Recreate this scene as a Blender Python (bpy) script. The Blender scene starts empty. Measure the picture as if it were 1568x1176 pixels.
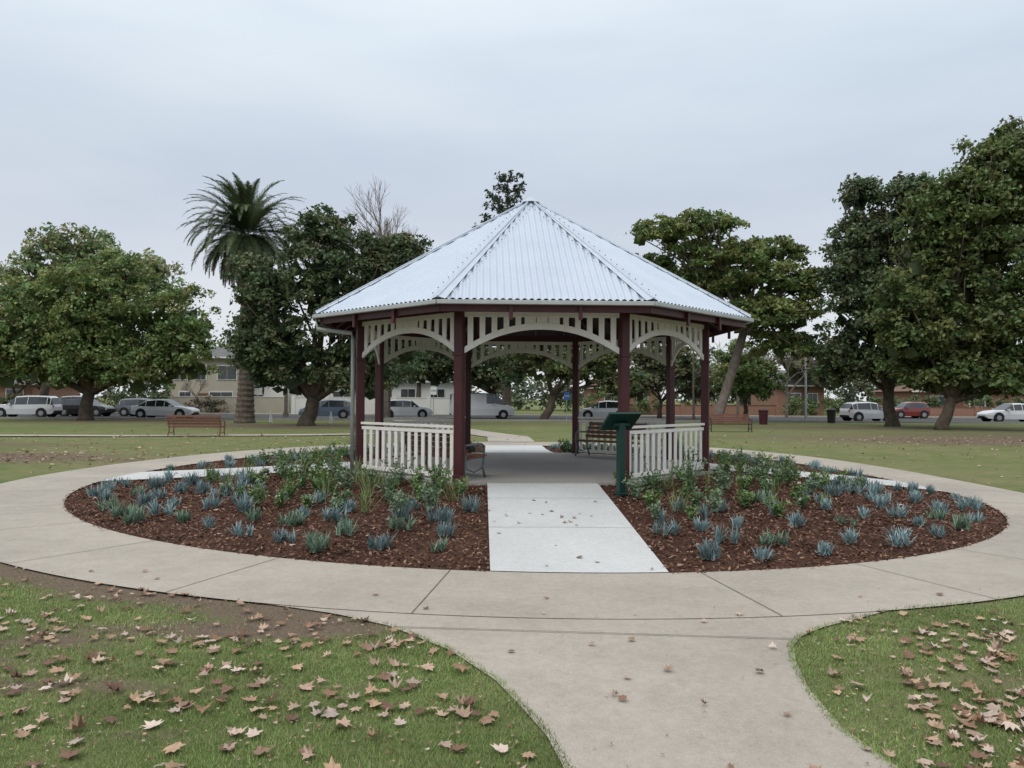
import bpy, math, random
import numpy as np
from mathutils import Vector, Matrix
random.seed(7); rng=np.random.default_rng(7)
R=math.radians
scene=bpy.context.scene
F=1180.0; CH=1.6
GC=np.array([0.42,18.24]); TH=R(2.2)
RB=9.5; RO=11.3
# ---------------------------------------------------------------- helpers
def W(px,py,d):
    return Vector(((px-784)/F*d, d, CH+(610+(px-784)*.005-py)/F*d))
def smooth(t):
    t=np.clip(t,0,1); return t*t*(3-2*t)
def H(x,y):
    x=np.asarray(x,float); y=np.asarray(y,float)
    far=smooth((y-18)/12.0)
    zo=-0.38-0.012*np.clip(x,-12,12)*(1-far)+far*0.30
    r=np.hypot(x-GC[0],y-GC[1])
    t=np.clip((r-4.3)/(RB-4.3),0,1)
    return zo*t
def hz(x,y): return float(H(x,y))
def link(o,parent=None):
    scene.collection.objects.link(o)
    if parent: o.parent=parent
    return o
def empty(name,loc=(0,0,0)):
    e=bpy.data.objects.new(name,None); e.location=loc; e.empty_display_size=.3
    scene.collection.objects.link(e); return e
class MB:
    def __init__(s): s.v=[];s.f=[];s.m=[]
    def add(s,vs,fs,mi=0):
        o=len(s.v); s.v+= [tuple(v) for v in vs]
        for f in fs: s.f.append([i+o for i in f]); s.m.append(mi)
    def box(s,c,d,rot=0,mi=0,mat=None):
        cx,cy,cz=c; a,b,e=d[0]/2,d[1]/2,d[2]/2
        vs=[Vector((i*a,j*b,k*e)) for i in(-1,1) for j in(-1,1) for k in(-1,1)]
        M=mat if mat is not None else Matrix.Rotation(rot,3,'Z')
        vs=[M@v+Vector(c) for v in vs]
        s.add(vs,[(0,1,3,2),(4,6,7,5),(0,4,5,1),(2,3,7,6),(0,2,6,4),(1,5,7,3)],mi)
    def beam(s,p,q,w,h,mi=0):
        p=Vector(p);q=Vector(q);d=(q-p); L=d.length; d.normalize()
        up=Vector((0,0,1))
        if abs(d.z)>.99: up=Vector((0,1,0))
        sd=d.cross(up).normalized(); u=sd.cross(d)
        vs=[]
        for e in(p,q):
            for a,b in((-1,-1),(1,-1),(1,1),(-1,1)): vs.append(e+sd*a*w/2+u*b*h/2)
        s.add(vs,[(0,1,2,3),(7,6,5,4),(0,4,5,1),(1,5,6,2),(2,6,7,3),(3,7,4,0)],mi)
    def tube(s,pts,rad,n=8,mi=0,cap=True):
        pts=[Vector(p) for p in pts]; vs=[];fs=[]
        for i,p in enumerate(pts):
            d=(pts[min(i+1,len(pts)-1)]-pts[max(i-1,0)]).normalized()
            a=Vector((1,0,0)) if abs(d.x)<.8 else Vector((0,1,0))
            sx=d.cross(a).normalized(); sy=d.cross(sx)
            for k in range(n):
                t=2*math.pi*k/n; vs.append(p+(sx*math.cos(t)+sy*math.sin(t))*rad[i])
        for i in range(len(pts)-1):
            for k in range(n):
                fs.append((i*n+k,i*n+(k+1)%n,(i+1)*n+(k+1)%n,(i+1)*n+k))
        if cap:
            fs.append(tuple(range(n))[::-1]); fs.append(tuple(range((len(pts)-1)*n,len(pts)*n)))
        s.add(vs,fs,mi)
    def obj(s,name,mats,parent=None,smooth=False,bevel=0,loc=None,rotz=0):
        me=bpy.data.meshes.new(name); me.from_pydata(s.v,[],s.f)
        for m in mats: me.materials.append(m)
        me.polygons.foreach_set('material_index',s.m)
        if smooth: me.polygons.foreach_set('use_smooth',[True]*len(s.f))
        me.update(); o=bpy.data.objects.new(name,me); link(o,parent)
        if bevel:
            b=o.modifiers.new('b','BEVEL'); b.width=bevel; b.segments=2; b.limit_method='ANGLE'
        if loc is not None: o.location=loc
        o.rotation_euler[2]=rotz
        return o
def poly_obj(name,V,cols,mat,parent=None,smooth=False):
    n,k,_=V.shape
    me=bpy.data.meshes.new(name)
    me.vertices.add(n*k); me.vertices.foreach_set('co',V.astype(np.float32).ravel())
    me.loops.add(n*k); me.loops.foreach_set('vertex_index',np.arange(n*k,dtype=np.int32))
    me.polygons.add(n); me.polygons.foreach_set('loop_start',np.arange(0,n*k,k,dtype=np.int32))
    me.polygons.foreach_set('loop_total',np.full(n,k,dtype=np.int32))
    me.update(calc_edges=True)
    a=me.attributes.new('Col','FLOAT_COLOR','POINT')
    c=np.ones((n,k,4),np.float32); c[:,:,:3]=cols[:,None,:]
    a.data.foreach_set('color',c.ravel())
    me.materials.append(mat)
    o=bpy.data.objects.new(name,me); return link(o,parent)
def grid_obj(name,X,Y,Z,mat,parent=None,attrs=None,smooth=True):
    a,b=X.shape
    v=np.stack([X,Y,Z],-1).reshape(-1,3)
    idx=np.arange(a*b).reshape(a,b)
    f=np.stack([idx[:-1,:-1],idx[:-1,1:],idx[1:,1:],idx[1:,:-1]],-1).reshape(-1,4)
    p0,p1,p3=v[f[0,0]],v[f[0,1]],v[f[0,3]]
    if np.cross(p1-p0,p3-p0)[2]<0: f=f[:,::-1]
    n=len(f); me=bpy.data.meshes.new(name)
    me.vertices.add(len(v)); me.vertices.foreach_set('co',v.astype(np.float32).ravel())
    me.loops.add(n*4); me.loops.foreach_set('vertex_index',f.astype(np.int32).ravel())
    me.polygons.add(n); me.polygons.foreach_set('loop_start',np.arange(0,n*4,4,dtype=np.int32))
    me.polygons.foreach_set('loop_total',np.full(n,4,dtype=np.int32))
    me.polygons.foreach_set('use_smooth',np.full(n,smooth))
    me.update(calc_edges=True); me.materials.append(mat)
    if attrs:
        for k,val in attrs.items():
            at=me.attributes.new(k,'FLOAT','POINT'); at.data.foreach_set('value',val.astype(np.float32).ravel())
    o=bpy.data.objects.new(name,me); return link(o,parent)
# ---------------------------------------------------------------- materials
class NT:
    def __init__(s,name):
        s.mat=bpy.data.materials.new(name); s.mat.use_nodes=True; s.t=s.mat.node_tree
        s.b=s.t.nodes['Principled BSDF']
    def n(s,ty,**kw):
        x=s.t.nodes.new(ty)
        for k,v in kw.items():
            if k in x.inputs: x.inputs[k].default_value=v
            else: setattr(x,k,v)
        return x
    def l(s,a,b): s.t.links.new(a,b)
    def coord(s):
        return s.n('ShaderNodeTexCoord').outputs['Object']
    def noise(s,scale,detail=4,rough=.6,vec=None):
        x=s.n('ShaderNodeTexNoise',Scale=scale,Detail=detail,Roughness=rough)
        s.l(vec if vec is not None else s.coord(),x.inputs['Vector']); return x.outputs['Fac']
    def ramp(s,fac,stops):
        r=s.n('ShaderNodeValToRGB'); e=r.color_ramp.elements
        while len(e)<len(stops): e.new(.5)
        for i,(p,c) in enumerate(stops):
            e[i].position=p; e[i].color=(*c,1) if len(c)==3 else c
        s.l(fac,r.inputs[0]); return r.outputs[0]
    def mix(s,f,a,b,bt='MIX'):
        m=s.n('ShaderNodeMix'); m.data_type='RGBA'; m.blend_type=bt
        for v,i in((f,0),(a,6),(b,7)):
            if hasattr(v,'links'): s.l(v,m.inputs[i])
            else: m.inputs[i].default_value=v if i==0 else (*v,1)
        return m.outputs[2]
    def bump(s,h,strength=.3,dist=.02):
        b=s.n('ShaderNodeBump',Strength=strength,Distance=dist); s.l(h,b.inputs['Height'])
        s.l(b.outputs[0],s.b.inputs['Normal'])
    def base(s,c):
        if hasattr(c,'links'): s.l(c,s.b.inputs['Base Color'])
        else: s.b.inputs['Base Color'].default_value=(*c,1)
def simple(name,col,rough=.6,metal=0,var=.15,scale=6,bump=0,spec=.4):
    m=NT(name); f=m.noise(scale,5)
    a=tuple(c*(1-var) for c in col); b=tuple(min(1,c*(1+var)) for c in col)
    m.base(m.ramp(f,[(.3,a),(.7,b)])); m.b.inputs['Roughness'].default_value=rough
    m.b.inputs['Metallic'].default_value=metal; m.b.inputs['Specular IOR Level'].default_value=spec
    if bump: m.bump(m.noise(scale*8,4),bump,.01)
    return m.mat
def attrmat(name,rough=.6,trans=0,spec=.3):
    m=NT(name); a=m.n('ShaderNodeAttribute',attribute_name='Col')
    m.base(a.outputs['Color']); m.b.inputs['Roughness'].default_value=rough
    m.b.inputs['Specular IOR Level'].default_value=spec
    if trans:
        t=m.n('ShaderNodeBsdfTranslucent'); m.l(a.outputs['Color'],t.inputs[0])
        x=m.n('ShaderNodeMixShader'); x.inputs[0].default_value=trans
        m.l(m.b.outputs[0],x.inputs[1]); m.l(t.outputs[0],x.inputs[2])
        m.l(x.outputs[0],m.t.nodes['Material Output'].inputs[0])
    return m.mat
def concrete(name,c,stain,agg=0.0,blotch=.4):
    m=NT(name); n1=m.noise(.8,7,.75); n2=m.noise(4,7,.8); n3=m.noise(90,3,.7); n4=m.noise(.3,4,.6); n5=m.noise(17,5,.7)
    col=m.ramp(n1,[(.36,stain),(.58,c)])
    col=m.mix(blotch,col,m.ramp(n2,[(.38,tuple(x*.52 for x in c)),(.62,tuple(min(1,x*1.15) for x in c))]))
    col=m.mix(.3,col,m.ramp(n4,[(.38,tuple(x*.65 for x in stain)),(.58,tuple(min(1,x*1.1) for x in c))]))
    col=m.mix(.22,col,m.ramp(n5,[(.35,tuple(x*.6 for x in c)),(.6,tuple(min(1,x*1.2) for x in c))]))
    col=m.mix(.25+agg,col,m.ramp(n3,[(.38,tuple(x*.45 for x in c)),(.6,tuple(min(1,x*1.15) for x in c))]))
    m.base(col); m.b.inputs['Roughness'].default_value=.85; m.bump(n3,.25,.004)
    return m.mat
M_leaf=attrmat('foliage',.55,.3,.4); M_grassb=attrmat('grass_blades',.6,.25,.2); M_bp=attrmat('garden_leaves',.6,.2,.3)
M_dry=attrmat('dry_leaves',.75,.1,.15); M_chip=attrmat('bark_chips',.9,0,.15)
M_path=concrete('old_concrete',(.41,.365,.305),(.27,.235,.195))
M_new=concrete('new_concrete',(.55,.555,.545),(.48,.48,.465),0,.2)
M_agg=concrete('exposed_aggregate',(.35,.335,.31),(.26,.25,.235),.35)
M_joint=simple('joint_dirt',(.11,.095,.075),.95,var=.5,scale=9)
M_red=simple('oxblood_paint',(.062,.012,.016),.45,var=.25,scale=3)
M_cream=simple('cream_paint',(.77,.745,.69),.5,var=.06,scale=4)
M_cap=simple('zinc_flashing',(.47,.52,.59),.45,.25,.08,3)
M_gut=simple('gutter_grey',(.40,.42,.41),.45,.1,.1,3)
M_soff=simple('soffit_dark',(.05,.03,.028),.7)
M_screw=simple('screw',(.12,.14,.17),.5,.5)
M_green=simple('sign_green',(.006,.035,.028),.35,var=.1)
M_wood=simple('bench_timber',(.17,.075,.05),.6,var=.3,scale=12)
M_metal=simple('cast_metal',(.16,.18,.19),.5,.4)
M_black=simple('black_iron',(.02,.02,.02),.5)
M_bark=simple('bark',(.095,.072,.055),.95,var=.45,scale=2.5,bump=.8)
M_barkg=simple('bark_grey',(.17,.14,.12),.95,var=.35,scale=3,bump=.6)
M_palmt=simple('palm_trunk_bark',(.12,.095,.075),.95,var=.45,scale=4,bump=.9)
M_asph=simple('asphalt',(.055,.055,.057),.9,var=.2,scale=3)
M_glass=simple('window_glass',(.03,.035,.04),.12,0,.3,1,spec=.8)
M_tyre=simple('tyre',(.02,.02,.02),.85); M_rim=simple('rim',(.35,.35,.36),.35,.6)
M_white=simple('white_trim',(.7,.7,.68),.5,var=.05)
M_beige=simple('beige_render',(.42,.38,.31),.85,var=.08,scale=.6)
M_whitew=simple('white_render',(.66,.65,.62),.85,var=.08,scale=.6)
M_slate=simple('grey_roof',(.13,.125,.125),.8,var=.2,scale=2)
M_tile=simple('brown_tile_roof',(.15,.085,.06),.8,var=.25,scale=2)
M_lampg=simple('galv_pole',(.35,.37,.36),.5,.4)
M_orange=simple('tail_light',(.4,.02,.02),.3); M_head=simple('head_light',(.7,.72,.75),.15)
def roofmat():
    m=NT('corrugated_zinc'); n=m.noise(1.1,4); n2=m.noise(14,3)
    c=m.mix(.3,m.ramp(n,[(.3,(.45,.505,.59)),(.7,(.52,.575,.655))]),m.ramp(n2,[(.3,(.45,.51,.58)),(.7,(.57,.62,.69))]))
    m.base(c); m.b.inputs['Metallic'].default_value=.25; m.b.inputs['Roughness'].default_value=.5
    return m.mat
M_roof=roofmat()
def brickmat():
    m=NT('orange_brick'); c=m.coord(); s=m.n('ShaderNodeSeparateXYZ'); m.l(c,s.inputs[0])
    a=m.n('ShaderNodeMath',operation='ADD'); m.l(s.outputs[0],a.inputs[0]); m.l(s.outputs[1],a.inputs[1])
    k=m.n('ShaderNodeCombineXYZ'); m.l(a.outputs[0],k.inputs[0]); m.l(s.outputs[2],k.inputs[1])
    b=m.n('ShaderNodeTexBrick',Scale=1.0); b.inputs['Brick Width'].default_value=.23; b.inputs['Row Height'].default_value=.086
    b.inputs['Mortar Size'].default_value=.008
    b.inputs['Color1'].default_value=(.28,.12,.075,1); b.inputs['Color2'].default_value=(.21,.085,.055,1); b.inputs['Mortar'].default_value=(.35,.3,.25,1)
    m.l(k.outputs[0],b.inputs['Vector']); m.base(b.outputs[0]); m.b.inputs['Roughness'].default_value=.9; return m.mat
M_brick=brickmat()
def groundmat():
    m=NT('lawn'); n1=m.noise(.35,5,.65); n2=m.noise(5,6,.7); n3=m.noise(45,4,.75); n0=m.noise(.11,4,.6); n6=m.noise(1.3,6,.75)
    g=m.ramp(n1,[(.3,(.10,.145,.045)),(.5,(.13,.18,.055)),(.7,(.18,.21,.075))])
    g=m.mix(.4,g,m.ramp(n2,[(.3,(.07,.10,.032)),(.7,(.21,.25,.09))]))
    g=m.mix(.35,g,m.ramp(n3,[(.35,(.055,.07,.025)),(.65,(.24,.28,.10))]))
    g=m.mix(.45,g,m.ramp(n0,[(.40,(.085,.135,.035)),(.60,(.23,.19,.11))]))
    g=m.mix(.35,g,m.ramp(n6,[(.40,(.08,.12,.035)),(.60,(.23,.20,.11))]))
    d=m.ramp(n3,[(.3,(.08,.056,.041)),(.7,(.23,.175,.13))])
    at=m.n('ShaderNodeAttribute',attribute_name='dirt')
    s=m.n('ShaderNodeMath',operation='MULTIPLY_ADD'); m.l(n2,s.inputs[0]); s.inputs[1].default_value=3.2; s.inputs[2].default_value=-1.95
    s2=m.n('ShaderNodeMath',operation='MULTIPLY_ADD'); m.l(at.outputs['Fac'],s2.inputs[0]); s2.inputs[1].default_value=1.8; m.l(s.outputs[0],s2.inputs[2])
    s2.use_clamp=True
    m.base(m.mix(s2.outputs[0],g,d)); m.b.inputs['Roughness'].default_value=.95; m.b.inputs['Specular IOR Level'].default_value=.1
    m.bump(n3,.6,.03); return m.mat
def mulchmat():
    m=NT('mulch'); v=m.n('ShaderNodeTexVoronoi',Scale=28.0); m.l(m.coord(),v.inputs[0])
    n=m.noise(1.3,4)
    c=m.ramp(v.outputs['Distance'],[(0,(.13,.065,.042)),(.6,(.03,.016,.011))])
    c=m.mix(.5,c,m.ramp(n,[(.3,(.045,.023,.016)),(.7,(.13,.07,.048))]))
    m.base(c); m.b.inputs['Roughness'].default_value=.95; m.b.inputs['Specular IOR Level'].default_value=.1
    m.bump(v.outputs['Distance'],.8,.03); return m.mat
M_ground=groundmat(); M_mulch=mulchmat()
# ---------------------------------------------------------------- world & light
w=bpy.data.worlds.new("World"); scene.world=w; w.use_nodes=True; t=w.node_tree; t.nodes.clear()
out=t.nodes.new('ShaderNodeOutputWorld'); sky=t.nodes.new('ShaderNodeTexSky'); sky.sky_type='NISHITA'; sky.sun_disc=False
sky.sun_elevation=R(50); sky.sun_rotation=R(215)
b1=t.nodes.new('ShaderNodeBackground'); b1.inputs[1].default_value=.1; t.links.new(sky.outputs[0],b1.inputs[0])
tc=t.nodes.new('ShaderNodeTexCoord'); sp=t.nodes.new('ShaderNodeSeparateXYZ'); t.links.new(tc.outputs['Generated'],sp.inputs[0])
rp=t.nodes.new('ShaderNodeValToRGB'); els=rp.color_ramp.elements
st=[(0,(.80,.81,.83)),(.12,(.70,.73,.775)),(.24,(.60,.655,.74)),(.42,(.75,.83,.90)),(.6,(1.0,1.04,1.08)),(1,(1.6,1.62,1.64))]
while len(els)<len(st): els.new(.5)
for e,(p,c) in zip(els,st): e.position=p; e.color=(*[x*.6 for x in c],1)
t.links.new(sp.outputs[2],rp.inputs[0])
mp=t.nodes.new('ShaderNodeMapping'); mp.inputs['Scale'].default_value=(1,1,4.5); mp.inputs['Rotation'].default_value=(0,R(6),0); t.links.new(tc.outputs['Generated'],mp.inputs[0])
nz=t.nodes.new('ShaderNodeTexNoise'); nz.inputs['Scale'].default_value=1.7; nz.inputs['Detail'].default_value=5; nz.inputs['Roughness'].default_value=.5; t.links.new(mp.outputs[0],nz.inputs[0])
nr=t.nodes.new('ShaderNodeValToRGB'); nr.color_ramp.elements[0].position=.32; nr.color_ramp.elements[0].color=(.83,.86,.90,1)
nr.color_ramp.elements[1].position=.66; nr.color_ramp.elements[1].color=(1,1,1,1); t.links.new(nz.outputs[0],nr.inputs[0])
mx=t.nodes.new('ShaderNodeMix'); mx.data_type='RGBA'; mx.blend_type='MULTIPLY'; mx.inputs[0].default_value=1
t.links.new(rp.outputs[0],mx.inputs[6]); t.links.new(nr.outputs[0],mx.inputs[7])
b2=t.nodes.new('ShaderNodeBackground'); b2.inputs[1].default_value=1.83; t.links.new(mx.outputs[2],b2.inputs[0])
ms=t.nodes.new('ShaderNodeMixShader'); ms.inputs[0].default_value=.93
t.links.new(b1.outputs[0],ms.inputs[1]); t.links.new(b2.outputs[0],ms.inputs[2]); t.links.new(ms.outputs[0],out.inputs[0])
sl=bpy.data.lights.new('sun','SUN'); sl.energy=1.1; sl.angle=R(25); sl.color=(1,.95,.87)
so=bpy.data.objects.new('sun',sl); link(so); so.rotation_euler=(R(40),0,R(-35))
# ---------------------------------------------------------------- camera
cd=bpy.data.cameras.new('camera'); cam=bpy.data.objects.new('camera',cd); link(cam)
cd.sensor_width=36; cd.lens=F/1568*36; cd.clip_end=3000
cam.matrix_world=Matrix.Translation((0,0,CH))@Matrix.Rotation(R(90)+math.atan(22/F),4,'X')@Matrix.Rotation(R(.28),4,'Z')
scene.camera=cam
scene.view_settings.view_transform='Standard'; scene.view_settings.look='None'; scene.view_settings.exposure=0
# ---------------------------------------------------------------- ground
LY=[-12,0,4.17,4.54,4.97,5.43,6.05,6.65,7.0,7.4]; LX=[.9,.55,.286,.215,.067,-.11,-.48,-1.04,-1.6,-2.6]
RY=[-12,0,4.17,4.72,5.36,5.9,6.3,6.55,6.83,7.1,7.4]; RX=[3.0,2.5,2.12,2.02,2.06,2.17,2.3,2.45,2.75,3.15,3.6]
def on_hard(x,y,pad=0):
    r=np.hypot(x-GC[0],y-GC[1]); m=(r<RO+pad)
    m|=(y<7.4)&(x>np.interp(y,LY,LX)-pad)&(x<np.interp(y,RY,RX)+pad)
    return m
def dirt(x,y):
    r=np.hypot(x-GC[0],y-GC[1])
    d=np.zeros_like(x)
    def g(cx,cy,sx,sy,a): return a*np.exp(-(((x-cx)/sx)**2+((y-cy)/sy)**2))
    d+=np.exp(-((r-RO-.2)/.33)**2)*smooth((-.9-x)/.8)*smooth((x+7)/1.5)*.8
    d+=np.exp(-((r-RO)/.15)**2)*.4
    d+=g(-2.6,6.45,1.3,.25,.85)+g(-1.7,6.6,.8,.22,.6)+g(-2.9,5.2,.8,.18,.7)+g(-1.2,5.3,.6,.12,.4)+g(3.6,5.6,.7,.2,.5)+g(-4.3,5.6,1.0,.25,.85)+g(-3.7,6.1,.7,.18,.7)+g(-2.2,4.5,.4,.15,.5)+g(4.6,6.6,.8,.15,.5)
    d+=g(22,32,10,3.4,1.0)+g(24,38,12,2,.7)+g(-15,22.5,4,1.8,.95)+g(-12,42,8,1.6,.95)+g(-20,27,6,1.4,.75)
    d+=g(-26,52,9,4,.8)+g(-14,46,5,2,.85)+g(20,46,12,3,.8)+g(0,50,8,3,.6)+g(-9,38,7,1.0,.7)+g(10,34,6,.8,.5)
    return np.clip(d,0,1)
xs=np.concatenate([-np.geomspace(9,900,34)[::-1],np.arange(-8.9,9.95,.1),np.geomspace(10,900,34)])
ys=np.concatenate([[-300,-100,-40,-15,-6,-2,0,1,2],np.arange(2.5,10,.1),np.arange(10,32,.25),np.geomspace(32,1200,50)])
X,Y=np.meshgrid(xs,ys,indexing='ij'); Z=H(X,Y); rr=np.hypot(X-GC[0],Y-GC[1])
Z=Z-np.where(rr<RO-.12,.05,0)-np.where(rr<RB-.3,.06,0)
nz_=rng.normal(0,.006,X.shape); Z=Z+np.where(rr>RO+.1,np.minimum(nz_,.0),0)
grid_obj('lawn_ground',X,Y,Z,M_ground,attrs={'dirt':dirt(X,Y)})
A=np.linspace(0,2*math.pi,361); RR=np.linspace(RB,RO,6)
Ag,Rg=np.meshgrid(A,RR,indexing='ij'); x=GC[0]+Rg*np.cos(Ag); y=GC[1]+Rg*np.sin(Ag)
grid_obj('ring_footpath',x,y,H(x,y)+.018,M_path)
yy=np.concatenate([np.arange(-12,3,1),np.arange(3,7.41,.06)]); u=np.linspace(0,1,14)
Yg,Ug=np.meshgrid(yy,u,indexing='ij'); Xg=np.interp(Yg,LY,LX)*(1-Ug)+np.interp(Yg,RY,RX)*Ug
grid_obj('approach_footpath',Xg,Yg,H(Xg,Yg)+.012,M_path)
A=np.linspace(0,2*math.pi,721); RR=np.linspace(3.6,RB,70)
Ag,Rg=np.meshgrid(A,RR,indexing='ij'); x=GC[0]+Rg*np.cos(Ag); y=GC[1]+Rg*np.sin(Ag)
nn=rng.normal(0,.012,x.shape); nn[-1]=nn[0]
grid_obj('mulch_garden_bed',x,y,H(x,y)-.012+np.clip(nn,-.02,.022)*(Rg<RB-.05),M_mulch)
def axisdir(k):
    a=-math.pi/2+TH+k*math.pi/2; return np.array([math.cos(a),math.sin(a)])
def axis_uv(x,y,k):
    d=axisdir(k); s=np.array([-d[1],d[0]]); dx=x-GC[0]; dy=y-GC[1]
    return dx*s[0]+dy*s[1], dx*d[0]+dy*d[1]
jb=MB()
def jline(p,q,w=.010,z=.024,n=14):
    p=np.array(p);q=np.array(q); d=(q-p)/np.linalg.norm(q-p); s=np.array([-d[1],d[0]])*w/2
    for i in range(n):
        a=p+(q-p)*i/n; b=p+(q-p)*(i+1)/n
        vs=[]
        for c in(a-s,b-s,b+s,a+s): vs.append((c[0],c[1],hz(*c)+z))
        jb.add(vs,[(0,1,2,3)])
for k in range(4):
    d=axisdir(k); s=np.array([-d[1],d[0]]); us=np.linspace(-1.02,1.02,9); ts=np.linspace(0,1,40)
    U,T=np.meshgrid(us,ts,indexing='ij'); V=3.85+(np.sqrt((RB+.0)**2-U**2)-3.85)*T
    x=GC[0]+U*s[0]+V*d[0]; y=GC[1]+U*s[1]+V*d[1]
    grid_obj('new_concrete_path' ,x,y,H(x,y)+.026,M_new)
    for v in (5.4,7.4):
        a=GC+d*v-s*1.02; b=GC+d*v+s*1.02; jline(a,b,.008,.031)
for ang in [-6.7,10.6]+[10.6+13*i for i in range(1,14)]+[-6.7-13*i for i in range(1,13)]:
    a=-math.pi/2+R(ang); d=np.array([math.cos(a),math.sin(a)]); jline(GC+d*RB,GC+d*RO)
jline((-1.0,6.6),(2.4,6.45),.012,.0225)
jb.obj('path_joints',[M_joint])
def ribbon(name,pts,width,mat,zo):
    P=[np.array(p,float) for p in pts]; Q=[]
    for a,b in zip(P[:-1],P[1:]):
        n=max(2,int(np.linalg.norm(b-a)/.5))
        Q+=[a+(b-a)*i/n for i in range(n)]
    Q.append(P[-1]); Q=np.array(Q); D=np.gradient(Q,axis=0); D/=np.linalg.norm(D,axis=1)[:,None]
    S=np.stack([-D[:,1],D[:,0]],1); us=np.linspace(-.5,.5,5)
    X=Q[:,0][:,None]+S[:,0][:,None]*us*width; Y=Q[:,1][:,None]+S[:,1][:,None]*us*width
    grid_obj(name,X,Y,H(X,Y)+zo,mat)
b=axisdir(2)
ribbon('footpath',[GC+b*11.1,GC+b*15,(-2.0,38),(-6,50),(-8,57)],1.8,M_path,.03)
ribbon('footpath',[(-40,31.5),(-16,32.5),(-9,34),(-2.6,37.5)],1.2,M_path,.035)
X,Y=np.meshgrid(np.linspace(-160,160,161),np.linspace(57,72,4),indexing='ij')
grid_obj('asphalt_road',X,Y,H(X,Y)+.03,M_asph)
X,Y=np.meshgrid(np.linspace(-160,160,161),np.linspace(73.2,75,4),indexing='ij')
grid_obj('far_pavement',X,Y,H(X,Y)+.12,M_path)
kb=MB()
for y0 in(56.9,72.2): kb.box((0,y0,-.02),(320,.2,.14))
kb.obj('road_kerb',[M_agg])
# ---------------------------------------------------------------- gazebo
gz=empty('gazebo',(GC[0],GC[1],0)); gz.rotation_euler[2]=TH
RP=4.05; RE=4.96; ZE=3.36; ZA=6.3
def vtx(r,k,z):
    a=-math.pi/2+R(22.5)+k*R(45); return Vector((r*math.cos(a),r*math.sin(a),z))
m=MB(); vs=[vtx(RP+.18,k,.045) for k in range(8)]+[vtx(RP+.18,k,-.3) for k in range(8)]
m.add(vs,[tuple(range(8))]+[(k,8+k,8+(k+1)%8,(k+1)%8) for k in range(8)])
m.obj('floor_slab',[M_agg],gz)
m=MB()
for k in range(8):
    a=vtx(RP,k,0); ang=math.atan2(a.y,a.x)
    m.box((a.x,a.y,1.69),(.165,.165,3.38),ang,0)
    m.box((a.x,a.y,.10),(.20,.20,.12),ang,0); m.box((a.x,a.y,2.42),(.20,.20,.06),ang,0)
m.obj('posts',[M_red],gz,bevel=.008)
m=MB()
for k in range(8):
    m.beam(vtx(RP,k,3.30),vtx(RP,k+1,3.30),.12,.16,0)
    m.beam(vtx(RE-.06,k,3.22),vtx(RE-.06,k+1,3.22),.03,.16,0)
    a=vtx(RE-.1,k,ZE-.14); ap=Vector((0,0,ZA-.14)); m.beam(a,ap,.07,.14,0)
    p=vtx(RE,k,ZE);q=vtx(RE,k+1,ZE); mid=(p+q)/2
    for s in(-1.25,-.42,.42,1.25):
        e=mid+(q-p).normalized()*s; hlf=(q-p).length/2; tt=1-abs(s)/hlf
        top=e+(Vector((0,0,ZA))-mid)*tt
        e2=e+(Vector((0,0,ZA))-mid)*.012
        m.beam(e2-Vector((0,0,.15)),top-Vector((0,0,.15)),.05,.12,0)
    for s in (-.62,.62):
        e=mid+(q-p).normalized()*s
        inn=e-mid.normalized()*.01; m.box((inn.x,inn.y,ZE-.23),(.05,.07,.26),math.atan2(mid.y,mid.x),0)
m.obj('beams_and_rafters',[M_red],gz,bevel=.004)
m=MB()
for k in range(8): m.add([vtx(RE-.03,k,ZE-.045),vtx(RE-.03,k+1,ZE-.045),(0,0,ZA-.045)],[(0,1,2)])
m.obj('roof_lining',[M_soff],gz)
m=MB(); pitch=.127; ns=8
for k in range(8):
    p=vtx(RE+.03,k,ZE);q=vtx(RE+.03,k+1,ZE); mid=(p+q)/2; L=(q-p).length/2; ux=(q-p).normalized()
    up=(Vector((0,0,ZA))-mid); nr_=ux.cross(up).normalized()
    if nr_.z<0: nr_=-nr_
    n=int(2*L/pitch*ns); vs=[];fs=[]
    for i in range(n+1):
        s=-L+2*L*i/n; tt=max(0,1-abs(s)/L); hgt=.018*math.cos(2*math.pi*s/pitch)
        for r_ in range(3):
            vs.append(mid+ux*s+up*tt*r_/2+nr_*hgt*(1 if tt>0 else 0))
    for i in range(n):
        for r_ in range(2): fs.append((i*3+r_,(i+1)*3+r_,(i+1)*3+r_+1,i*3+r_+1))
    m.add(vs,fs)
m.obj('corrugated_roof',[M_roof],gz,smooth=True)
m=MB()
for k in range(8):
    a=vtx(RE+.05,k,ZE+.02); ap=Vector((0,0,ZA+.03))
    hd=Vector((a.x,a.y,0)).normalized(); sd=Vector((-hd.y,hd.x,0))
    for s in(-1,1):
        w_=sd*s*.15-Vector((0,0,.034))
        m.add([a+Vector((0,0,.015)),a+w_,ap+w_*.12,ap+Vector((0,0,.015))],[(0,1,2,3)] if s>0 else [(3,2,1,0)])
    m.tube([a+Vector((0,0,.018)),ap+Vector((0,0,.018))],[.018,.018],6,0)
m.tube([(0,0,ZA-.06),(0,0,ZA+.03),(0,0,ZA+.09)],[.24,.12,.02],8,0)
m.obj('hip_caps',[M_cap],gz)
m=MB()
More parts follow.
